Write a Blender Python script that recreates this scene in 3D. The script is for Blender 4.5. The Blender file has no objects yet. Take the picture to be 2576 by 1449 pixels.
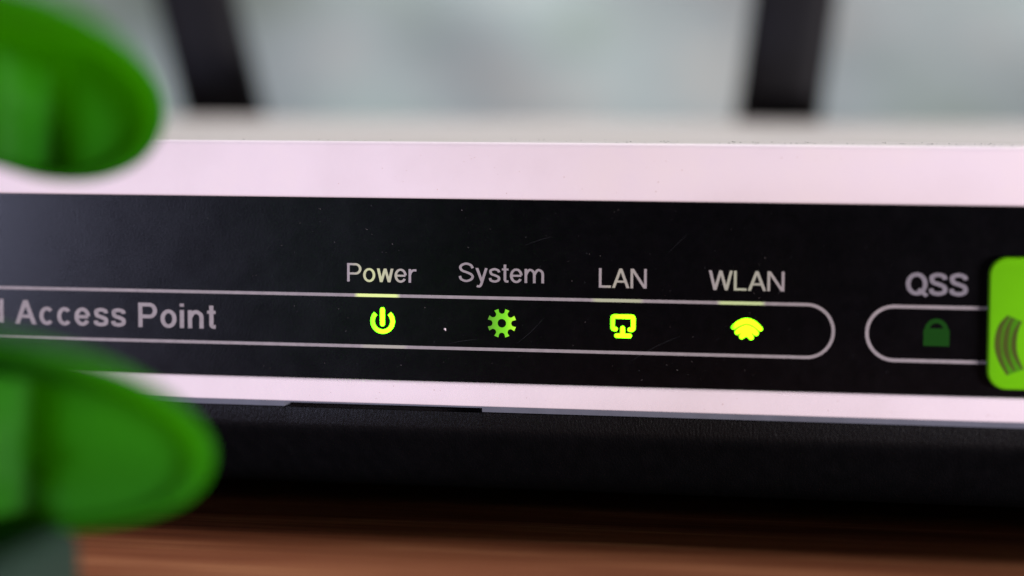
import bpy, math, random
from mathutils import Vector, Matrix, noise

random.seed(11)
SC = bpy.context.scene
COL = SC.collection
MM = 0.001

# ------------------------------------------------------------------ camera
cam_d = bpy.data.cameras.new("camera")
cam = bpy.data.objects.new("camera", cam_d)
COL.objects.link(cam)
cam.matrix_world = Matrix((
    (0.98162, -0.01993, 0.18978, 35.10943 * MM),
    (0.19079, 0.08493, -0.97795, -180.92066 * MM),
    (0.00337, 0.99619, 0.08717, 35.1 * MM),
    (0, 0, 0, 1)))
cam_d.sensor_width = 36.0
cam_d.lens = 36.0 * 5800 / 2576
cam_d.clip_start = 0.01
cam_d.clip_end = 20
cam_d.dof.use_dof = True
cam_d.dof.focus_distance = 0.186
cam_d.dof.aperture_fstop = 11.6
SC.camera = cam

# ------------------------------------------------------------------ world and lamps
world = bpy.data.worlds.new("World")
SC.world = world
world.use_nodes = True
bgn = world.node_tree.nodes["Background"]
bgn.inputs[0].default_value = (0.80, 0.86, 1.0, 1)
bgn.inputs[1].default_value = 0.02


def area(name, loc, target, sx, sy, power, color):
    l = bpy.data.lights.new(name, 'AREA')
    l.shape = 'RECTANGLE'
    l.size, l.size_y, l.energy, l.color = sx, sy, power, color
    o = bpy.data.objects.new(name, l)
    COL.objects.link(o)
    o.location = loc
    o.rotation_euler = (Vector(target) - Vector(loc)).to_track_quat('-Z', 'Y').to_euler()
    return o


area("front_fill", (0.66, -0.50, -0.010), (0, 0, 0.016), 0.30, 0.016, 10.6, (1.0, 0.94, 0.96))  # added low fill for the front; table edge keeps it off the tabletop
area("left_fill", (-0.50, -0.60, -0.010), (-0.03, 0, 0.018), 0.28, 0.020, 2.6, (0.66, 0.68, 1.0))  # unseen source, added for the pale sheen on the panel's left half
area("ceiling_lamp", (0.02, 0.36, 0.90), (0.0, 0.0, 0.0), 0.34, 0.34, 10.2, (0.98, 1.0, 0.99))

vs = SC.view_settings
vs.view_transform = 'Standard'
vs.look = 'None'
vs.gamma = 1.0
vs.exposure = 0.0
vs.use_curve_mapping = False


# ------------------------------------------------------------------ helpers
def new_obj(name, verts, faces, mat, parent=None, smooth=False, scale=MM):
    me = bpy.data.meshes.new(name)
    me.from_pydata([(v[0] * scale, v[1] * scale, v[2] * scale) for v in verts], [], faces)
    me.validate()
    me.update()
    if mat:
        me.materials.append(mat)
    if smooth:
        for p in me.polygons:
            p.use_smooth = True
    o = bpy.data.objects.new(name, me)
    COL.objects.link(o)
    if parent:
        o.parent = parent
    return o


def fix_normals(o):
    import bmesh
    bm = bmesh.new()
    bm.from_mesh(o.data)
    bmesh.ops.recalc_face_normals(bm, faces=bm.faces)
    bm.to_mesh(o.data)
    bm.free()
    return o


def empty(name, loc=(0, 0, 0)):
    o = bpy.data.objects.new(name, None)
    o.empty_display_size = 0.01
    COL.objects.link(o)
    o.location = loc
    return o


def tag(o, label, cat, kind=None):
    o["label"] = label
    o["category"] = cat
    if kind:
        o["kind"] = kind


class NT:
    """tiny node-tree writer"""
    def __init__(self, name):
        self.mat = bpy.data.materials.new(name)
        self.mat.use_nodes = True
        self.t = self.mat.node_tree
        self.b = self.t.nodes["Principled BSDF"]
        self.out = self.t.nodes["Material Output"]

    def n(self, typ, **kw):
        x = self.t.nodes.new(typ)
        for k, v in kw.items():
            setattr(x, k, v)
        return x

    def link(self, a, b):
        self.t.links.new(a, b)

    def coords(self, scale=(1, 1, 1), src="Object", rot=(0, 0, 0)):
        tc = self.n("ShaderNodeTexCoord")
        mp = self.n("ShaderNodeMapping")
        mp.inputs["Scale"].default_value = scale
        mp.inputs["Rotation"].default_value = rot
        self.link(tc.outputs[src], mp.inputs[0])
        return mp.outputs[0]

    def noise(self, vec, scale, detail=4, rough=0.55):
        x = self.n("ShaderNodeTexNoise")
        x.inputs["Scale"].default_value = scale
        x.inputs["Detail"].default_value = detail
        x.inputs["Roughness"].default_value = rough
        self.link(vec, x.inputs["Vector"])
        return x.outputs["Fac"]

    def ramp(self, fac, stops):
        x = self.n("ShaderNodeValToRGB")
        e = x.color_ramp.elements
        while len(e) < len(stops):
            e.new(0.5)
        for i, (p, c) in enumerate(stops):
            e[i].position = p
            e[i].color = (*c, 1) if len(c) == 3 else c
        self.link(fac, x.inputs[0])
        return x.outputs[0]

    def bump(self, h, strength, dist):
        x = self.n("ShaderNodeBump")
        x.inputs["Strength"].default_value = strength
        x.inputs["Distance"].default_value = dist
        self.link(h, x.inputs["Height"])
        self.link(x.outputs[0], self.b.inputs["Normal"])

    def set(self, **kw):
        names = dict(color="Base Color", rough="Roughness", metal="Metallic", spec="Specular IOR Level",
                     sss="Subsurface Weight", coat="Coat Weight", coat_rough="Coat Roughness")
        for k, v in kw.items():
            i = self.b.inputs[names[k]]
            i.default_value = (*v, 1) if isinstance(v, tuple) else v
        return self


# ------------------------------------------------------------------ materials
def m_white():
    m = NT("white_plastic").set(rough=0.5, spec=0.25)
    v = m.coords()
    c = m.ramp(m.noise(v, 90, 5), [(0.30, (0.70, 0.59, 0.635)), (0.55, (0.76, 0.645, 0.70)), (0.75, (0.78, 0.665, 0.69))])
    # dust and painted shade: grey mixed in on upward faces to dim the top
    geo = m.n("ShaderNodeNewGeometry")
    sp = m.n("ShaderNodeSeparateXYZ")
    m.link(geo.outputs["Normal"], sp.inputs[0])
    up = m.ramp(sp.outputs[2], [(0.93, (0, 0, 0)), (0.995, (1, 1, 1))])
    patch = m.ramp(m.noise(m.coords((1, 3, 1)), 60, 5), [(0.3, (0.55,) * 3), (0.7, (0.95,) * 3)])
    am = m.n("ShaderNodeMath", operation='MULTIPLY')
    m.link(up, am.inputs[0])
    m.link(patch, am.inputs[1])
    mx = m.n("ShaderNodeMixRGB")
    m.link(am.outputs[0], mx.inputs[0])
    m.link(c, mx.inputs[1])
    mx.inputs[2].default_value = (0.53, 0.475, 0.445, 1)
    m.link(mx.outputs[0], m.b.inputs["Base Color"])
    m.bump(m.noise(v, 2500, 2), 0.08, 0.0001)
    return m.mat


def m_black_panel():
    m = NT("black_gloss_panel").set(spec=0.28)
    v = m.coords()
    c = m.ramp(m.noise(v, 900, 6, 0.7), [(0.3, (0.0008, 0.0008, 0.0012)), (0.7, (0.0022, 0.0019, 0.0028))])
    m.link(c, m.b.inputs["Base Color"])
    r = m.ramp(m.noise(v, 260, 6, 0.65), [(0.3, (0.22,) * 3), (0.7, (0.28,) * 3)])
    m.link(r, m.b.inputs["Roughness"])
    m.bump(m.noise(v, 5000, 3), 0.05, 0.0001)
    return m.mat


def m_black_base():
    m = NT("black_textured_plastic").set(rough=0.42, spec=0.20)
    v = m.coords((1.6, 1, 0.7))
    c = m.ramp(m.noise(v, 600, 5), [(0.3, (0.0015, 0.0015, 0.002)), (0.7, (0.003, 0.0028, 0.0035))])
    m.link(c, m.b.inputs["Base Color"])
    m.bump(m.noise(v, 3600, 3, 0.6), 0.35, 0.0002)
    return m.mat


def m_simple(name, col, rough=0.5, spec=0.4, nscale=400, amt=0.12, bump=0.0, bscale=2000):
    m = NT(name).set(rough=rough, spec=spec)
    v = m.coords()
    lo = tuple(c * (1 - amt) for c in col)
    hi = tuple(min(1, c * (1 + amt)) for c in col)
    m.link(m.ramp(m.noise(v, nscale, 5), [(0.3, lo), (0.7, hi)]), m.b.inputs["Base Color"])
    if bump:
        m.bump(m.noise(v, bscale, 3), bump, 0.0002)
    return m.mat


def m_wood():
    m = NT("brown_wood").set(rough=0.6, spec=0.06)
    v = m.coords((0.9, 64.0, 1.0))
    v2 = m.coords((1.2, 12.0, 1.0))
    fine = m.noise(v, 28, 8, 0.68)
    broad = m.noise(v2, 22, 4, 0.5)
    mix = m.n("ShaderNodeMath", operation='MULTIPLY_ADD')
    m.link(fine, mix.inputs[0])
    mix.inputs[1].default_value = 0.62
    sc = m.n("ShaderNodeMath", operation='MULTIPLY')
    m.link(broad, sc.inputs[0])
    sc.inputs[1].default_value = 0.38
    m.link(sc.outputs[0], mix.inputs[2])
    c = m.ramp(mix.outputs[0], [(0.36, (0.085, 0.022, 0.008)), (0.46, (0.155, 0.040, 0.0135)),
                                (0.55, (0.235, 0.075, 0.032)), (0.64, (0.42, 0.175, 0.082))])
    m.link(c, m.b.inputs["Base Color"])
    m.bump(fine, 0.25, 0.0004)
    return m.mat


def m_cloth():
    m = NT("grey_green_cloth").set(rough=0.9, spec=0.1)
    v = m.coords((1.0, 1.0, 1.7), rot=(0, math.radians(28), 0))
    c = m.ramp(m.noise(v, 9.5, 5, 0.55), [(0.38, (0.29, 0.36, 0.30)), (0.45, (0.39, 0.485, 0.45)),
                                         (0.53, (0.47, 0.565, 0.55)), (0.62, (0.61, 0.63, 0.565))])
    m.link(c, m.b.inputs["Base Color"])
    m.bump(m.noise(m.coords(), 900, 3), 0.3, 0.0006)
    return m.mat


def m_green():
    m = NT("green_translucent_plastic").set(rough=0.6, spec=0.12)
    v = m.coords()
    c = m.ramp(m.noise(v, 120, 3), [(0.3, (0.009, 0.105, 0.003)), (0.7, (0.014, 0.13, 0.003))])
    m.link(c, m.b.inputs["Base Color"])
    tr = m.n("ShaderNodeBsdfTranslucent")
    tr.inputs[0].default_value = (0.31, 0.80, 0.006, 1)
    mx = m.n("ShaderNodeMixShader")
    mx.inputs[0].default_value = 0.42
    m.link(m.b.outputs[0], mx.inputs[1])
    m.link(tr.outputs[0], mx.inputs[2])
    m.link(mx.outputs[0], m.out.inputs[0])
    return m.mat


def m_lit(name, stops, axis=0, tilt=0.0):
    """back-lit print: emission follows the LED behind it, brighter towards one side"""
    m = NT(name).set(rough=0.5, color=(0.05, 0.08, 0.01))
    tc = m.n("ShaderNodeTexCoord")
    sp = m.n("ShaderNodeSeparateXYZ")
    m.link(tc.outputs["Generated"], sp.inputs[0])
    c = m.ramp(sp.outputs[axis], stops)
    m.link(c, m.b.inputs["Emission Color"])
    m.b.inputs["Emission Strength"].default_value = 1.0
    return m.mat


WHITE = m_white()
PANEL = m_black_panel()
BASE = m_black_base()
INK = m_simple("grey_ink", (0.28, 0.245, 0.26), 0.6, 0.3, 1500, 0.12)
WOOD = m_wood()
CLOTH = m_cloth()
GREEN = m_green()
LIME = m_simple("lime_plastic", (0.128, 0.44, 0.002), 0.45, 0.12, 200, 0.05)
BROWN = m_simple("dark_olive_ink", (0.050, 0.065, 0.004), 0.6, 0.2)
STRIP = m_simple("chamfer_shade_grey", (0.115, 0.12, 0.155), 0.5, 0.4)  # grey holds the shade on the white frame's underside
ANT = m_simple("black_antenna_plastic", (0.006, 0.0055, 0.007), 0.6, 0.15)
TEAL = m_simple("dark_teal_plastic", (0.020, 0.040, 0.030), 0.7, 0.25)
RUBBER = m_simple("black_rubber", (0.012, 0.012, 0.012), 0.85, 0.2)
DUSTW = m_simple("pale_dust", (0.42, 0.36, 0.37), 0.9, 0.1)
DUSTD = m_simple("dark_dust", (0.26, 0.24, 0.24), 0.9, 0.1)
CHIP = m_simple("pale_chip", (0.70, 0.58, 0.62), 0.8, 0.2)
SCR = m_simple("scratch_grey", (0.022, 0.022, 0.028), 0.6, 0.3)
LOCK = NT("unlit_green_window").set(rough=0.45, spec=0.1, color=(0.006, 0.048, 0.004)).mat
LIT_POWER = m_lit("lit_power", [(0.0, (0.36, 4.0, 0.0)), (0.40, (0.95, 8.0, 0.0)), (1.0, (1.3, 14.0, 0.0))])
LIT_GEAR = m_lit("lit_gear", [(0.0, (0.04, 0.20, 0.006)), (0.22, (0.085, 0.42, 0.0)), (0.62, (0.15, 0.66, 0.0)), (1.0, (0.48, 0.98, 0.02))])
LIT_LAN = m_lit("lit_lan", [(0.0, (0.50, 4.0, 0.0)), (0.3, (1.0, 5.0, 0.0)), (1.0, (1.2, 7.0, 0.0))])
LIT_WLAN = m_lit("lit_wlan", [(0.0, (0.20, 3.0, 0.0)), (0.16, (1.1, 4.5, 0.0)), (1.0, (1.2, 5.0, 0.0))])


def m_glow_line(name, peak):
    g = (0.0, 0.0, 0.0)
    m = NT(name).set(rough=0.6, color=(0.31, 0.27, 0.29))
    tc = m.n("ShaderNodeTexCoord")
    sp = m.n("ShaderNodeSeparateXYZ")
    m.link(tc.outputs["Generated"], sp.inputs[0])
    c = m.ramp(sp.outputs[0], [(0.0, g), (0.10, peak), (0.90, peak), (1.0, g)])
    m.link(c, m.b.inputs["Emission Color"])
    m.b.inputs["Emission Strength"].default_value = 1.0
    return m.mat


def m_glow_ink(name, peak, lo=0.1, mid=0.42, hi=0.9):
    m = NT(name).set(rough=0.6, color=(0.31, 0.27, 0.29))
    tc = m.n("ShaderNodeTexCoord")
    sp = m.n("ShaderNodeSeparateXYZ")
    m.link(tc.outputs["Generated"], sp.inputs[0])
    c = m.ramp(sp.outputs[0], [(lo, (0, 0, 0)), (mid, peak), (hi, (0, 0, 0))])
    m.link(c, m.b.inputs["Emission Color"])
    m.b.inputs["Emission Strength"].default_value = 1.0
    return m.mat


# ------------------------------------------------------------------ setting: backdrop and table
def build_backdrop():
    nx, nz = 130, 60
    X0, X1, Z0, Z1 = -620, 420, -120, 420
    vs_, fs = [], []
    for j in range(nz + 1):
        for i in range(nx + 1):
            x = X0 + (X1 - X0) * i / nx
            z = Z0 + (Z1 - Z0) * j / nz
            d = x * 0.035 + z * 0.052
            n1 = noise.noise(Vector((x * 0.011, z * 0.014, 2.3)))
            y = 470 + 7.5 * math.sin(d + 2.6 * n1) + 13 * noise.noise(Vector((x * 0.016 + z * 0.008, z * 0.017 - x * 0.006, 7.1)))
            vs_.append((x, y, z))
    for j in range(nz):
        for i in range(nx):
            a = j * (nx + 1) + i
            fs.append((a, a + 1, a + nx + 2, a + nx + 1))
    o = new_obj("backdrop", vs_, fs, CLOTH, smooth=True)
    o["kind"] = "structure"
    sol = o.modifiers.new("thickness", 'SOLIDIFY')
    sol.thickness = 0.002
    return o


build_backdrop()


def box_verts(x0, x1, y0, y1, z0, z1):
    v = [(x, y, z) for z in (z0, z1) for y in (y0, y1) for x in (x0, x1)]
    f = [(0, 2, 3, 1), (4, 5, 7, 6), (0, 1, 5, 4), (2, 6, 7, 3), (0, 4, 6, 2), (1, 3, 7, 5)]
    return v, f


v, f = box_verts(-600, 420, -80, 400, -25, 0)
table = new_obj("wooden_table", v, f, WOOD)
bev = table.modifiers.new("bevel", 'BEVEL')
bev.width, bev.segments = 0.002, 3
tag(table, "reddish brown wood grain tabletop under the router", "table")

# ------------------------------------------------------------------ the access point
AP = empty("wireless_router")
tag(AP, "white and black wireless router with green lit icons and two antennas", "router")
XL, XR = -111.0, 63.0
ZT, ZP1, ZP0, ZB, ZS = 30.66, 26.06, 11.28, 9.35, 8.88


def arc(cy, cz, r, a0, a1, n=6):
    return [(cy + r * math.cos(math.radians(a0 + (a1 - a0) * i / n)), cz + r * math.sin(math.radians(a0 + (a1 - a0) * i / n))) for i in range(n + 1)]


def extrude_profile(name, prof, x0, x1, mat, parent, seg=1, smooth=True):
    n = len(prof)
    vs_, fs = [], []
    for s in range(seg + 1):
        x = x0 + (x1 - x0) * s / seg
        vs_ += [(x, y, z) for y, z in prof]
    for s in range(seg):
        for i in range(n):
            a, b = s * n + i, s * n + (i + 1) % n
            fs.append((a, b, b + n, a + n))
    fs.append(tuple(range(n)))
    fs.append(tuple(reversed(range(seg * n, seg * n + n))))
    o = fix_normals(new_obj(name, vs_, fs, mat, parent))
    if smooth:
        for p in o.data.polygons:
            p.use_smooth = True
        o.data.set_sharp_from_angle(angle=math.radians(35))
    return o


def merge(objs):
    """several pieces of one moulding become one mesh"""
    import bmesh
    bm = bmesh.new()
    for o in objs:
        bm.from_mesh(o.data)
    bm.to_mesh(objs[0].data)
    bm.free()
    for o in objs[1:]:
        bpy.data.objects.remove(o)
    objs[0].data.update()
    return objs[0]


FR = -0.35    # the white frame stands a little proud of the panel
prof = [(118, ZT - 1)] + [(117, ZT)]
prof += arc(FR + 0.42, ZT - 0.42, 0.42, 90, 180)
prof += arc(FR + 0.26, ZP1 + 0.26, 0.26, 180, 270)
prof += [(0.65, ZP1), (0.65, ZP0)]
prof += arc(FR + 0.30, ZP0 - 0.30, 0.30, 90, 180)
prof += arc(FR + 0.12, ZB + 0.12, 0.12, 180, 270, 3)
prof += [(118, ZB)]
extrude_profile("lid", prof, XL, XR, WHITE, AP)

# black front panel, set into the white frame
panel = extrude_profile("front_panel", [(0, ZP0 + 0.03), (0, ZP1 - 0.03), (0.62, ZP1 - 0.03), (0.62, ZP0 + 0.03)], XL + 2.2, XR - 2.2, PANEL, AP, smooth=False)

# chamfer under the white frame, its shade painted grey, vent slot cut into it
SX0, SX1 = -19.0, -2.4


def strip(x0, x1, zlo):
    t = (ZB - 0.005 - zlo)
    return extrude_profile("chamfer_shade", [(FR + 0.16, ZB - 0.005), (FR + 0.16 + 0.25 * t, zlo), (1.6, zlo), (1.6, ZB - 0.005)], x0, x1, STRIP, AP, smooth=False)


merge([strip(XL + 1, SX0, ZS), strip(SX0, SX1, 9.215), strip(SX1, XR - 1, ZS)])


# black base, curving away under the frame
def base_profile(slot):
    top = [(3.2, ZS + 0.33)] if slot else [(0.05, ZS)]
    p = []
    if slot:
        p += [(3.2, ZS + 0.33), (3.2, ZS - 0.10), (0.10, ZS - 0.10)]
    else:
        p += [(3.2, ZS - 0.005), (0.10, ZS - 0.005), (0.02, ZS - 0.10)]
    p += [(0.02, 7.6), (0.10, 7.2), (0.30, 6.8), (0.68, 6.35), (1.25, 5.8), (1.95, 5.05), (2.8, 4.2), (3.7, 3.4), (4.6, 2.6), (5.5, 1.95), (6.6, 1.5), (8.0, 1.4)]
    p += [(110, 1.4), (116, 4.5), (116, ZS - 0.005)]
    if slot:
        p[-1] = (116, ZS + 0.33)
    return p


merge([extrude_profile("base", base_profile(False), XL + 0.8, SX0, BASE, AP),
       extrude_profile("base", base_profile(True), SX0, SX1, BASE, AP),
       extrude_profile("base", base_profile(False), SX1, XR - 0.8, BASE, AP)])

for fx, fy in ((-98, 22), (50, 22), (-98, 100), (50, 100)):
    n = 20
    vs_ = [(fx + 5 * math.cos(2 * math.pi * i / n), fy + 5 * math.sin(2 * math.pi * i / n), z) for z in (0.0, 1.6) for i in range(n)]
    fs = [(i, (i + 1) % n, n + (i + 1) % n, n + i) for i in range(n)] + [tuple(reversed(range(n))), tuple(range(n, 2 * n))]
    new_obj("rubber_foot", vs_, fs, RUBBER, AP)


# antennas: flat tapered blades with rounded edges, on a hinge behind the lid
def antenna(x0, lean, yb, w):
    secs = []
    L = 150
    for t, s in ((0, 0.92), (0.03, 1.0), (0.5, 0.96), (0.95, 0.88), (0.985, 0.74), (1.0, 0.40)):
        z = 20 + L * t
        secs.append((x0 + lean * (z - 32), yb, z, w * s, 5.6 * s))
    n = 20
    vs_, fs = [], []
    for (cx, cy, z, ww, dd) in secs:
        for i in range(n):
            a = 2 * math.pi * i / n
            c, s = math.cos(a), math.sin(a)
            vs_.append((cx + ww / 2 * math.copysign(abs(c) ** 0.6, c), cy + dd / 2 * math.copysign(abs(s) ** 0.6, s), z))
    for k in range(len(secs) - 1):
        for i in range(n):
            a, b = k * n + i, k * n + (i + 1) % n
            fs.append((a, b, b + n, a + n))
    fs.append(tuple(reversed(range(n))))
    fs.append(tuple(range((len(secs) - 1) * n, len(secs) * n)))
    o = new_obj("antenna", vs_, fs, ANT, AP, smooth=True)
    o.data.set_sharp_from_angle(angle=math.radians(50))
    n = 24
    hv = [(x0 - 0.12 * lean + 4.6 * math.cos(2 * math.pi * i / n), y, 19.5 + 4.6 * math.sin(2 * math.pi * i / n)) for y in (118.05, yb + 3.4) for i in range(n)]
    hf = [(i, (i + 1) % n, n + (i + 1) % n, n + i) for i in range(n)] + [tuple(range(n)), tuple(reversed(range(n, 2 * n)))]
    fix_normals(new_obj("hinge", hv, hf, ANT, o))


antenna(-65.3, -0.25, 126.0, 11.6)
antenna(11.4, 0.13, 126.0, 11.4)


# ------------------------------------------------------------------ flat print and icons on the panel (x, z in mm)
def flat(name, polys, y, mat, parent, thick=0.0, step=0.0):
    """polys: list of (points, faces); every poly sits `step` prouder than the last"""
    vs_, fs = [], []
    for k, (pts, faces) in enumerate(polys):
        yy = y - step * k
        b = len(vs_)
        n = len(pts)
        vs_ += [(p[0], yy, p[1]) for p in pts]
        fs += [tuple(b + i for i in fc) for fc in faces]
        if thick:
            b2 = len(vs_)
            vs_ += [(p[0], 0.0, p[1]) for p in pts]
            cnt = {}
            for fc in faces:
                for i in range(len(fc)):
                    e = (fc[i], fc[(i + 1) % len(fc)])
                    cnt[tuple(sorted(e))] = cnt.get(tuple(sorted(e)), 0) + 1
            for (i, j), c in cnt.items():
                if c == 1:
                    fs.append((b + i, b + j, b2 + j, b2 + i))
    return new_obj(name, vs_, fs, mat, parent)


def catmull(pts, n=8, closed=False):
    out = []
    m = len(pts)
    rng = range(m if closed else m - 1)
    for i in rng:
        if closed:
            p0, p1, p2, p3 = pts[(i - 1) % m], pts[i], pts[(i + 1) % m], pts[(i + 2) % m]
        else:
            p0, p1, p2, p3 = pts[max(i - 1, 0)], pts[i], pts[i + 1], pts[min(i + 2, m - 1)]
        for k in range(n):
            t = k / n
            out.append(tuple(0.5 * (2 * p1[d] + (p2[d] - p0[d]) * t + (2 * p0[d] - 5 * p1[d] + 4 * p2[d] - p3[d]) * t * t +
                                    (3 * p1[d] - p0[d] - 3 * p2[d] + p3[d]) * t ** 3) for d in range(len(p1))))
    if not closed:
        out.append(tuple(pts[-1]))
    return out


def stroke(pts, w, closed=False, caps=False):
    """ribbon of width w (a number or one per point) along a polyline, mitred"""
    if caps:
        pass
    m = len(pts)
    ws = w if isinstance(w, (list, tuple)) else [w] * m
    L, R = [], []
    for i in range(m):
        if closed:
            a, b = pts[i - 1], pts[(i + 1) % m]
        else:
            a, b = pts[max(i - 1, 0)], pts[min(i + 1, m - 1)]
        p = pts[i]

        def nrm(u, v_):
            dx, dy = v_[0] - u[0], v_[1] - u[1]
            l = math.hypot(dx, dy) or 1
            return (-dy / l, dx / l)
        n1 = nrm(a, p) if a != p else nrm(p, b)
        n2 = nrm(p, b) if b != p else n1
        bx, by = n1[0] + n2[0], n1[1] + n2[1]
        l = math.hypot(bx, by) or 1
        bx, by = bx / l, by / l
        k = 1 / max(0.45, bx * n1[0] + by * n1[1])
        h = ws[i] / 2 * k
        L.append((p[0] + bx * h, p[1] + by * h))
        R.append((p[0] - bx * h, p[1] - by * h))
    pv = L + R
    fc = [(i, i + 1, m + i + 1, m + i) for i in range(m - 1)]
    if closed:
        fc.append((m - 1, 0, m, 2 * m - 1))
    if caps and not closed:
        for end, sgn in ((0, -1), (m - 1, 1)):
            q = pts[end]
            r = ws[end] / 2
            s = pts[1] if end == 0 else pts[m - 2]
            ang = math.atan2(q[1] - s[1], q[0] - s[0])
            idx = [m + end, end] if end == 0 else [end, m + end]
            a0 = math.atan2(pv[idx[0]][1] - q[1], pv[idx[0]][0] - q[0])
            ring = []
            for k2 in range(1, 8):
                aa = a0 - math.pi * k2 / 8
                pv.append((q[0] + r * math.cos(aa), q[1] + r * math.sin(aa)))
                ring.append(len(pv) - 1)
            fc.append(tuple([idx[0]] + ring + [idx[1]]))
    return (pv, fc)


def diag(xa, ya, xb, yb, wx):
    """leg with horizontal cuts"""
    return ([(xa - wx / 2, ya), (xa + wx / 2, ya), (xb + wx / 2, yb), (xb - wx / 2, yb)], [(0, 1, 2, 3)])


def ell(cx, cy, rx, ry, a0, a1, n=22):
    return [(cx + rx * math.cos(math.radians(a0 + (a1 - a0) * i / n)), cy + ry * math.sin(math.radians(a0 + (a1 - a0) * i / n))) for i in range(n + 1)]


XH = 0.735


def glyph(ch, w):
    """sans-serif letters, cap height 1; returns (polys, advance)"""
    h = w / 2
    bx = (w - 0.12) * 0.55         # extra width for bold
    if ch == 'P':
        W = 0.66 + bx
        r = (1 - h - 0.44) / 2
        return [stroke([(h, 0), (h, 1)], w), stroke([(h, 1 - h), (W - 0.27, 1 - h)] + ell(W - 0.27, 1 - h - r, 0.27 - h, r, 80, -80, 14) + [(W - 0.27, 0.44), (h, 0.44)], w)], W + 0.08
    if ch == 'o':
        W = 0.56 + bx
        e = ell(W / 2, XH / 2, W / 2 - h, XH / 2 - h + 0.012, 0, 360, 28)[:-1]
        return [stroke(e, w, True)], W + 0.075
    if ch == 'd':
        W = 0.58 + bx
        e = ell(W / 2 - 0.01, XH / 2, W / 2 - h, XH / 2 - h + 0.012, 0, 360, 28)[:-1]
        return [stroke(e, w, True), stroke([(W - h, 0), (W - h, 1)], w)], W + 0.09
    if ch == 'w':
        W = 0.76
        k = w * 1.08
        return [diag(k / 2, XH, 0.20, 0, k), diag(W / 2, XH, 0.20, 0, k), diag(W / 2, XH, W - 0.20, 0, k), diag(W - k / 2, XH, W - 0.20, 0, k)], W + 0.05
    if ch == 'e':
        W = 0.56 + bx
        e = ell(W / 2, XH / 2, W / 2 - h, XH / 2 - h + 0.012, 4, 328, 26)
        return [stroke(e, w), stroke([(h, XH * 0.5), (W - h, XH * 0.5)], w * 0.92)], W + 0.085
    if ch == 'c':
        W = 0.53 + bx
        return [stroke(ell(W / 2 + 0.015, XH / 2, W / 2 - h, XH / 2 - h + 0.012, 42, 318, 24), w)], W + 0.06
    if ch == 'r':
        W = 0.36 + bx * 0.7
        return [stroke([(h, 0), (h, XH)], w), stroke(catmull([(h, 0.40), (h + 0.05, 0.56), (h + 0.15, XH - h - 0.015), (W, XH - h - 0.01)], 6), w)], W + 0.04
    if ch in 'Ss':
        W, H = (0.68 + bx * 0.6, 1.0) if ch == 'S' else (0.51 + bx * 0.8, XH)
        pts = [(W - h, H * 0.72), (W * 0.80, H * 0.905 - h * 0.55), (W * 0.5, H - h + 0.012), (W * 0.20, H * 0.90 - h * 0.5), (h + 0.02, H * 0.735), (W * 0.24, H * 0.585),
               (W * 0.55, H * 0.495), (W * 0.82, H * 0.395), (W - h, H * 0.26), (W * 0.80, H * 0.095 + h * 0.5), (W * 0.5, h - 0.012), (W * 0.18, H * 0.10 + h * 0.5), (h, H * 0.30)]
        return [stroke(catmull(pts, 6), w)], W + 0.07
    if ch == 'y':
        W = 0.54
        k = w * 1.08
        return [diag(k / 2, XH, W * 0.53, 0.02, k), stroke([(W - k / 2, XH), (W * 0.50, -0.06)] + catmull([(W * 0.50, -0.06), (W * 0.40, -0.19), (W * 0.27, -0.225), (0.06, -0.205)], 5)[1:], w)], W + 0.05
    if ch == 't':
        W = 0.29 + bx * 0.7
        return [stroke([(0.075 + h, 0.94), (0.075 + h, 0.16)] + catmull([(0.075 + h, 0.16), (0.11 + h, h + 0.015), (W + 0.0, h)], 5)[1:], w), stroke([(0, XH - h * 0.85), (W, XH - h * 0.85)], w * 0.85)], W + 0.065
    if ch in 'nm':
        s = 0.40 + bx * 0.75

        def arch(x0):
            return stroke([(x0, 0.36)] + catmull([(x0, 0.42), (x0 + 0.10, XH - h - 0.05), (x0 + s * 0.55, XH - h + 0.008), (x0 + s - 0.035, XH - h - 0.09), (x0 + s, 0.44)], 6) + [(x0 + s, 0)], w)
        polys = [stroke([(h, 0), (h, XH)], w), arch(h)]
        if ch == 'm':
            s0 = s
            s = s * 0.93
            polys = [stroke([(h, 0), (h, XH)], w), arch(h), arch(h + s)]
            return polys, 2 * s + w + 0.09
        return polys, s + w + 0.085
    if ch == 'i':
        return [stroke([(h, 0), (h, XH)], w), stroke([(h, 0.87), (h, 1.0)], w)], w + 0.095
    if ch == 'l':
        return [stroke([(h, 0), (h, 1)], w)], w + 0.09
    if ch == 'L':
        W = 0.54 + bx
        return [stroke([(h, 1), (h, h), (W, h)], w)], W + 0.05
    if ch == 'A':
        W = 0.78 + bx
        k = w * 1.12
        return [diag(k / 2, 0, W / 2, 1, k), diag(W - k / 2, 0, W / 2, 1, k), stroke([(W * 0.22, 0.33), (W * 0.78, 0.33)], w * 0.9)], W + 0.05
    if ch == 'N':
        W = 0.72 + bx
        k = w * 1.22
        return [stroke([(h, 0), (h, 1)], w), stroke([(W - h, 0), (W - h, 1)], w), diag(k / 2, 1, W - k / 2, 0, k)], W + 0.08
    if ch == 'W':
        W = 1.02
        k = w * 1.08
        return [diag(k / 2, 1, 0.27, 0, k), diag(W / 2, 1, 0.27, 0, k), diag(W / 2, 1, W - 0.27, 0, k), diag(W - k / 2, 1, W - 0.27, 0, k)], W + 0.05
    if ch == 'Q':
        W = 0.80 + bx * 0.6
        e = ell(W / 2, 0.5, W / 2 - h, 0.5 - h + 0.012, 0, 360, 32)[:-1]
        return [stroke(e, w, True), stroke([(W * 0.58, 0.27), (W * 0.98, -0.03)], w * 0.9)], W + 0.05
    return [], 0.30       # space


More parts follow.
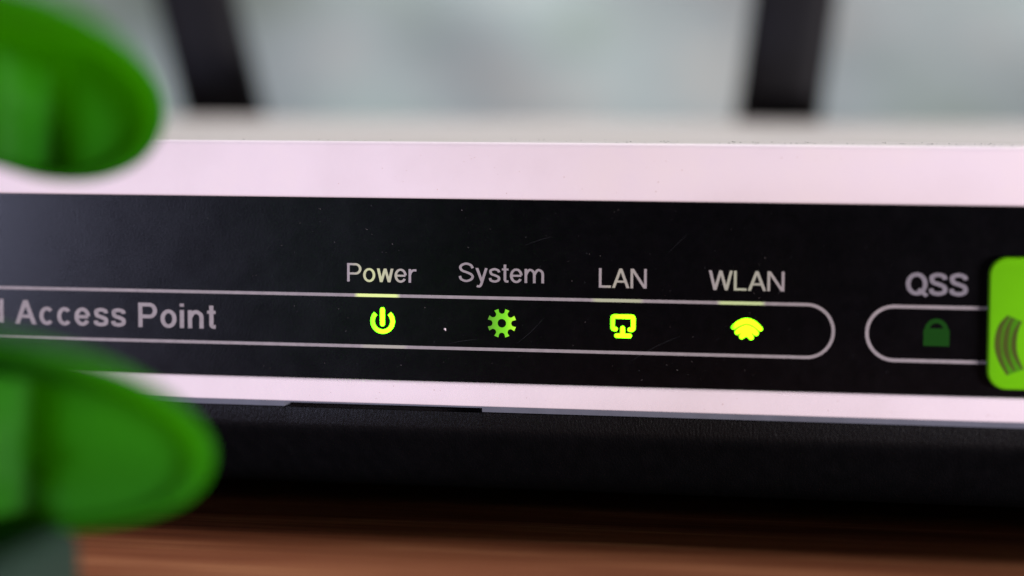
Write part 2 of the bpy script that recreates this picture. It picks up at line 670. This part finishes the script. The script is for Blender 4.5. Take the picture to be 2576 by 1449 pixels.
def lettering(text, x0, x1, z0, cap, w, mat, track=0.0):
    polys, x = [], 0.0
    for ch in text:
        g, adv = glyph(ch, w)
        for pts, fc in g:
            polys.append(([(p[0] + x, p[1]) for p in pts], fc))
        x += adv + track
    xs = [p[0] for pts, _ in polys for p in pts]
    lo, hi = min(xs), max(xs)
    k = (x1 - x0) / (hi - lo)
    out = [([(x0 + (p[0] - lo) * k, z0 + p[1] * cap) for p in pts], fc) for pts, fc in polys]
    return flat("lettering", out, -0.006, mat, panel, step=0.0006)


INK_DIM = m_simple("dull_grey_ink", (0.20, 0.18, 0.21), 0.6, 0.2, 1500, 0.12)
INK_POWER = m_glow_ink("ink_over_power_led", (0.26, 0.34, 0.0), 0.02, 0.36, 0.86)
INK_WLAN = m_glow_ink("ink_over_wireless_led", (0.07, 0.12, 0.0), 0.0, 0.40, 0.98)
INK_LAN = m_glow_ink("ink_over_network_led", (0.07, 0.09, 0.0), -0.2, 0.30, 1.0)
lettering("Power", -13.66, -7.87, 19.24, 1.50, 0.115, INK_POWER)
lettering("System", -4.38, 2.61, 19.40, 1.54, 0.115, INK)
lettering("LAN", 7.05, 10.88, 19.15, 1.55, 0.115, INK_LAN)
lettering("WLAN", 15.81, 21.76, 19.14, 1.55, 0.115, INK_WLAN)
lettering("QSS", 31.15, 35.88, 19.06, 1.74, 0.175, INK_DIM)
lettering("Access Point", -42.45, -24.85, 15.10, 2.03, 0.150, INK, 0.045)
lettering("d", -44.85, -43.46, 15.16, 2.03, 0.150, INK)


def stadium(x0, x1, z0, z1, w, name="outline_border"):
    r = (z1 - z0) / 2
    zc = (z0 + z1) / 2
    pts = ell(x1 - r, zc, r, r, -90, 90, 28) + ell(x0 + r, zc, r, r, 90, 270, 28)
    return flat(name, [stroke(pts, w, True)], -0.005, INK, panel)


stadium(-100, 25.62, 13.98, 18.14, 0.255)
stadium(28.22, 46.5, 13.93, 18.14, 0.27)

# stretches of the border lit through by the lamps behind
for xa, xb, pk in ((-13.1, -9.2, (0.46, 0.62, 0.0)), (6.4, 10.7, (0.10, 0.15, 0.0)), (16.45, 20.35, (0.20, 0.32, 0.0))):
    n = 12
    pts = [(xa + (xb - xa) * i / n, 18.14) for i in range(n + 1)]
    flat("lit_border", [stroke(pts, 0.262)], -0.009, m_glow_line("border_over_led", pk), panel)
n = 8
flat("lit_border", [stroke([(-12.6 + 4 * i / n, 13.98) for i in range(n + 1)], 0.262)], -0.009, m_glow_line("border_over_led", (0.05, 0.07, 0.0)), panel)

# power icon
cx, cz = -10.69, 16.06
flat("power_icon", [stroke(ell(cx, cz, 0.84, 0.85, 134, 407, 40), 0.35), stroke([(cx - 0.01, 17.00), (cx - 0.01, 15.83)], 0.38, caps=True)], -0.07, LIT_POWER, panel, thick=1, step=0.001)
# gear icon
gx, gz = -0.815, 16.115
ring_o, ring_i = [], []
for k in range(8):
    a = math.radians(45 * k)               # valley centre direction
    ca, sa = math.cos(a), math.sin(a)
    loc = [(1.145, -0.285), (1.03, -0.272)] + [(1.03 - 0.272 * math.sin(math.radians(t)), -0.272 * math.cos(math.radians(t))) for t in (25, 50, 75, 90, 105, 130, 155)] + [(1.03, 0.272), (1.145, 0.285)]
    for (u, v_) in loc:
        ring_o.append((gx + u * ca - v_ * sa, gz + u * sa + v_ * ca))
n = len(ring_o)
for i in range(n):
    a = math.atan2(ring_o[i][1] - gz, ring_o[i][0] - gx)
    ring_i.append((gx + 0.355 * math.cos(a), gz + 0.355 * math.sin(a)))
flat("gear_icon", [(ring_o + ring_i, [(i, (i + 1) % n, n + (i + 1) % n, n + i) for i in range(n)])], -0.06, LIT_GEAR, panel, thick=1)


# network icon: a screen on a stand
def rr_path(pts, r, n=5):
    out = [pts[0]]
    for i in range(1, len(pts) - 1):
        p, a, b = Vector(pts[i]), Vector(pts[i - 1]), Vector(pts[i + 1])
        da, db = (a - p).normalized() * r, (b - p).normalized() * r
        for k in range(n + 1):
            t = k / n
            q = (p + da) * (1 - t) ** 2 + p * 2 * t * (1 - t) + (p + db) * t * t
            out.append((q.x, q.y))
    out.append(pts[-1])
    return out


w = 0.35
scr = rr_path([(8.42, 15.86), (8.18, 15.86), (8.18, 16.87), (9.84, 16.87), (9.84, 15.84), (9.56, 15.84)], 0.16)
flat("network_icon", [stroke(scr, w, caps=True), stroke([(8.99, 15.94), (8.99, 15.36)], 0.37, caps=True), stroke([(8.50, 15.34), (9.55, 15.34)], 0.35, caps=True)], -0.06, LIT_LAN, panel, thick=1, step=0.001)

# wireless icon: three stacked waves
w1 = catmull([(17.80, 16.22), (18.22, 16.54), (18.80, 16.74), (19.40, 16.58), (19.93, 16.14)], 7)
w2 = catmull([(18.09, 15.83), (18.43, 16.05), (18.82, 16.19), (19.26, 16.06), (19.61, 15.78)], 7)
w3 = catmull([(18.46, 15.50), (18.64, 15.66), (18.84, 15.75), (19.04, 15.65), (19.21, 15.45)], 6)


def fat(path, a, b):
    n = len(path) - 1
    return [a + (b - a) * math.sin(math.pi * i / n) for i in range(n + 1)]


flat("wireless_icon", [stroke(w1, fat(w1, 0.36, 0.46), caps=True), stroke(w2, fat(w2, 0.38, 0.48), caps=True), stroke(w3, fat(w3, 0.40, 0.46), caps=True)], -0.06, LIT_WLAN, panel, thick=1, step=0.001)

# padlock icon (dark)
sh = ell(33.55, 16.30, 0.73, 0.78, -4, 184, 22)
flat("padlock_icon", [stroke(sh, 0.36), ([(32.57, 15.12), (34.55, 15.12), (34.55, 16.35), (34.45, 16.5), (32.66, 16.5), (32.57, 16.35)], [(0, 1, 2, 3, 4, 5)])], -0.006, LOCK, panel, step=0.0006)


# ------------------------------------------------------------------ lime push button with emblem arcs
def rrect(x0, x1, z0, z1, r, n=8):
    out = []
    for cx_, cz_, a0 in ((x1 - r, z1 - r, 0), (x0 + r, z1 - r, 90), (x0 + r, z0 + r, 180), (x1 - r, z0 + r, 270)):
        out += ell(cx_, cz_, r, r, a0, a0 + 90, n)
    return out


bx0, bx1, bz0, bz1 = 37.40, 48.2, 11.93, 22.22
levels = [(0.0, 0.0), (-0.55, 0.0), (-0.74, 0.06), (-0.86, 0.20), (-0.90, 0.42)]
vs_, fs = [], []
for yy, ins in levels:
    vs_ += [(p[0], yy, p[1]) for p in rrect(bx0 + ins, bx1 - ins, bz0 + ins, bz1 - ins, 1.45 - ins)]
n = len(vs_) // len(levels)
for k in range(len(levels) - 1):
    fs += [(k * n + i, k * n + (i + 1) % n, (k + 1) * n + (i + 1) % n, (k + 1) * n + i) for i in range(n)]
fs.append(tuple(range((len(levels) - 1) * n, len(levels) * n)))
btn = fix_normals(new_obj("push_button", vs_, fs, LIME, AP))
for p in btn.data.polygons:
    p.use_smooth = True
btn.data.set_sharp_from_angle(angle=math.radians(30))
btn["label"] = "lime green square push button with dark curved stripes"


def stripe(pts, wmax):
    c = catmull(pts, 8)
    n = len(c) - 1
    ws = [wmax * (0.30 + 0.70 * math.sin(math.pi * i / n)) for i in range(n + 1)]
    return stroke(c, ws)


ar = [([(39.00, 17.70), (38.42, 16.85), (38.20, 15.55), (38.42, 14.35), (39.02, 13.10)], 0.50),
      ([(39.35, 17.55), (38.95, 16.70), (38.80, 15.40), (39.02, 14.40), (39.52, 13.45)], 0.46),
      ([(39.95, 17.30), (39.55, 16.50), (39.42, 15.40), (39.62, 14.50), (40.15, 13.55)], 0.42)]
EMB = m_simple("mid_green_ink", (0.050, 0.20, 0.003), 0.6, 0.1)
for sgn in (0, 1):
    a_, b_ = catmull(ar[0][0], 6), catmull(ar[2][0], 6)
    if sgn:
        a_ = [(2 * 42.8 - x, z) for x, z in a_]
        b_ = [(2 * 42.8 - x, z) for x, z in b_]
    k_ = len(a_)
    flat("emblem_field", [(a_ + b_, [(i, i + 1, k_ + i + 1, k_ + i) for i in range(k_ - 1)])], -0.904, EMB, btn)
for pts, wm in ar:
    flat("emblem_stripe", [stripe(pts, wm)], -0.906, BROWN, btn)
mir = [([(2 * 42.8 - x, z) for x, z in pts], wm) for pts, wm in ar]
for pts, wm in mir:
    flat("emblem_stripe", [stripe(pts, wm)], -0.906, BROWN, btn)


# ------------------------------------------------------------------ wear: dust, a chip, scratches
def flecks(name, pts, mat, parent, plane):
    vs_, fs = [], []
    for (a, b, sa, sb, h) in pts:
        base = len(vs_)
        n = random.randint(4, 6)
        ph = random.random() * 6
        for i in range(n):
            r = 0.65 + 0.5 * random.random()
            u = a + sa * r * math.cos(ph + 2 * math.pi * i / n)
            v_ = b + sb * r * math.sin(ph + 2 * math.pi * i / n)
            vs_.append((u, -h, v_) if plane == 'front' else (u, v_, ZT + h))
        top = len(vs_)
        vs_.append((a, -h - min(sa, sb) * 0.5, b) if plane == 'front' else (a, b, ZT + h + min(sa, sb) * 0.8))
        for i in range(n):
            fs.append((base + i, base + (i + 1) % n, top))
    o = new_obj(name, vs_, fs, mat, parent)
    o["kind"] = "stuff"
    return o


pf = []
for _ in range(420):
    x = random.uniform(-30, 36)
    z = random.uniform(ZP0 + 0.5, ZP1 - 0.6)
    s = random.uniform(0.010, 0.026) if random.random() < 0.9 else random.uniform(0.03, 0.045)
    pf.append((x, z, s, s * random.uniform(0.6, 1.3), 0.008))
flecks("panel_dust", pf, SCR, panel, 'front')
pf = [(random.uniform(-22, 24), random.uniform(ZP0 + 0.5, ZP1 - 0.6), random.uniform(0.012, 0.026), random.uniform(0.012, 0.03), 0.008) for _ in range(60)]
flecks("panel_lint", pf, DUSTW, panel, 'front')
pt = []
for _ in range(300):
    x = XL + 3 + (XR - XL - 6) * random.random()
    if random.random() < 0.6:
        x = random.uniform(8, 60)
    y = FR + 0.5 + 9.0 * random.random() ** 1.8
    s = random.uniform(0.025, 0.085)
    pt.append((x, y, s * random.uniform(0.8, 1.8), s, 0.002))
flecks("lid_dust", pt, DUSTD, AP, 'top')
GRIME = m_simple("brown_grime", (0.50, 0.33, 0.30), 0.8, 0.1)
pg = [(random.uniform(-20, 42), random.uniform(ZP1 + 0.5, ZT - 0.6) if random.random() < 0.6 else random.uniform(ZB + 0.3, ZP0 - 0.4),
       random.uniform(0.02, 0.075), random.uniform(0.015, 0.05), 0.352) for _ in range(60)]
flecks("frame_grime", pg, GRIME, AP, 'front')
pb = [(random.uniform(-17, -3), ZS - 0.12, random.uniform(0.04, 0.16), 0.012, -0.02) for _ in range(26)]
flecks("slot_lint", pb, SCR, AP, 'front')
pts = [(0, 0.10), (0.09, 0.09), (0.115, 0.0), (0.10, -0.07), (0.125, -0.12), (0.09, -0.15), (0.03, -0.09), (-0.06, -0.04), (-0.085, 0.03)]
new_obj("paint_chip", [(-5.53 + a, -0.007, 15.52 + b) for a, b in pts] + [(-5.50, -0.05, 15.52)],
        [(i, (i + 1) % len(pts), len(pts)) for i in range(len(pts))], CHIP, panel)
for p0, p1, bow in (((-5.2, 14.35), (-2.9, 14.75), 0.05), ((0.4, 14.5), (2.6, 16.6), -0.12), ((9.5, 13.2), (13.6, 15.4), 0.18), ((1.0, 22.4), (3.4, 23.2), 0.06), ((12.6, 22.0), (14.2, 23.6), 0.05)):
    pts = []
    for i in range(11):
        t = i / 10
        x = p0[0] + (p1[0] - p0[0]) * t
        z = p0[1] + (p1[1] - p0[1]) * t + bow * math.sin(math.pi * t)
        pts.append((x, z))
    flat("scratch", [stroke(pts, [0.004 + 0.012 * math.sin(math.pi * i / 10) for i in range(11)])], -0.004, SCR, panel)

# ------------------------------------------------------------------ green two-jawed clip in front, out of focus
CLIP = empty("plastic_clip", (-24 * MM, -56 * MM, 0))
tag(CLIP, "blurred green plastic clip with two rounded jaws in front of the router", "clip")
CO = Vector((-24, -56, 0))


def smooth(a, b, x):
    t = max(0.0, min(1.0, (x - a) / (b - a)))
    return t * t * (3 - 2 * t)


def jaw(rim, floor, groove_x, groove_w):
    """a scooped shell: thick rim standing towards the viewer, hollow face behind it with one upright groove"""
    ro = [Vector(p) for p in catmull(rim, 6, closed=True)]
    fo = [Vector(p) for p in catmull(floor, 6, closed=True)]
    n = len(ro)
    c = sum(fo, Vector((0, 0, 0))) / n
    back = Vector((-0.25, 0.97, 0.0))
    vs_, fs = [], []

    def ring(fn):
        for p, q in zip(ro, fo):
            vs_.append(tuple(fn(p, q) - CO))
    rc = sum(ro, Vector((0, 0, 0))) / n
    ring(lambda p, q: c + (q - c) * 0.90 + Vector((0, 3.2, 0)))
    ring(lambda p, q: c + (q - c) * 1.0 + Vector((0, 2.0, 0)))
    ring(lambda p, q: p.lerp(q, 0.60) + (p - rc) * 0.02 + back * 1.6)
    ring(lambda p, q: p + (p - rc) * 0.006 + back * 1.4)
    ring(lambda p, q: p + (p - rc) * 0.0 + back * 0.4)
    ring(lambda p, q: p - (p - rc) * 0.03)
    ring(lambda p, q: p - (p - rc) * 0.075 + back * 0.15)
    ring(lambda p, q: p.lerp(q, 0.18) - (p - rc) * 0.09 + back * 0.6)
    ring(lambda p, q: p.lerp(q, 0.45) - (p - rc) * 0.075)
    ring(lambda p, q: p.lerp(q, 0.75) - (p - rc) * 0.04)
    ring(lambda p, q: p.lerp(q, 0.94) - (p - rc) * 0.01)
    for r in (0.985, 0.95, 0.90, 0.84, 0.77, 0.69, 0.60, 0.50, 0.40, 0.30, 0.20, 0.10):
        for q in fo:
            v_ = c + (q - c) * r
            g = math.exp(-abs((v_.x - groove_x) / groove_w) ** 2.4) * smooth(1.0, 0.93, r)
            vs_.append(tuple(v_ + Vector((0, 3.0 * g, 0)) - CO))
    rows = len(vs_) // n
    for k in range(rows - 1):
        for i in range(n):
            a, b = k * n + i, k * n + (i + 1) % n
            fs.append((a, b, b + n, a + n))
    fs.append(tuple(range((rows - 1) * n, rows * n)))
    fs.append(tuple(reversed(range(n))))
    return fix_normals(new_obj("jaw", vs_, fs, GREEN, CLIP, smooth=True))


UP = [(-21.26, -71.61, 41.96), (-16.89, -70.81, 41.47), (-13.31, -70.19, 40.54), (-11.5, -67.87, 39.78), (-11.02, -62.76, 38.71), (-11.8, -54.85, 37.32), (-13.46, -46.12, 35.56), (-14.18, -42.34, 33.76), (-15.15, -40.65, 31.79), (-16.68, -40.07, 30.16), (-18.62, -40.54, 29.19), (-20.74, -40.98, 28.88), (-23.0, -41.4, 29.07), (-25.39, -41.8, 29.75), (-30.44, -42.64, 31.34), (-35.96, -43.67, 31.83)]
UP_FLOOR = [(-36.56, -42.19, 38.2), (-31.02, -41.11, 38.27), (-26.47, -40.24, 38.11), (-23.19, -39.64, 37.74), (-20.53, -39.17, 37.18), (-18.57, -38.87, 36.27), (-17.21, -38.72, 34.99), (-16.65, -38.74, 33.61), (-16.87, -38.92, 32.0), (-17.8, -39.23, 30.59), (-19.5, -39.65, 29.61), (-21.3, -40.03, 29.25), (-23.4, -40.43, 29.37), (-25.81, -40.84, 30.0), (-30.88, -41.68, 31.57), (-36.44, -42.72, 32.06)]
LO = [(-24.25, -66.7, 23.31), (-19.62, -65.87, 22.53), (-15.4, -65.14, 21.53), (-12.83, -63.69, 20.7), (-10.93, -60.37, 19.39), (-10.11, -55.27, 17.49), (-9.8, -50.29, 15.29), (-9.67, -47.36, 13.41), (-9.72, -46.47, 12.04), (-10.45, -45.74, 10.4), (-11.75, -46.1, 9.17), (-13.77, -46.57, 8.33), (-16.49, -47.15, 7.73), (-19.39, -47.74, 7.42), (-22.9, -48.43, 7.36), (-27.74, -49.37, 7.35), (-33.07, -50.39, 7.5)]
LO_FLOOR = [(-33.74, -48.62, 17.32), (-28.38, -47.59, 17.22), (-23.5, -46.66, 16.99), (-20.08, -46.03, 16.68), (-16.9, -45.47, 16.02), (-14.44, -45.08, 15.04), (-12.91, -44.88, 13.93), (-12.11, -44.82, 12.82), (-11.89, -44.88, 11.71), (-12.23, -45.06, 10.47), (-13.23, -45.35, 9.35), (-14.92, -45.75, 8.53), (-17.22, -46.26, 7.88), (-19.9, -46.81, 7.53), (-23.31, -47.48, 7.44), (-28.18, -48.42, 7.42), (-33.55, -49.45, 7.53)]
jaw(UP, UP_FLOOR, -23.3, 1.5)
jaw(LO, LO_FLOOR, -22.5, 1.7)


def rbox(name, x0, x1, y0, y1, z0, z1, r, mat, parent):
    v_, f_ = box_verts(x0, x1, y0, y1, z0, z1)
    o = new_obj(name, [tuple(Vector(q) - CO) for q in v_], f_, mat, parent)
    b = o.modifiers.new("bevel", 'BEVEL')
    b.width, b.segments = r * MM, 4
    return o


rbox("spine", -38.5, -29.5, -66, -50, 9.5, 40, 2.0, GREEN, CLIP)
rbox("foot", -42, -18.2, -62, -46, 0.0, 7.9, 1.6, TEAL, CLIP)
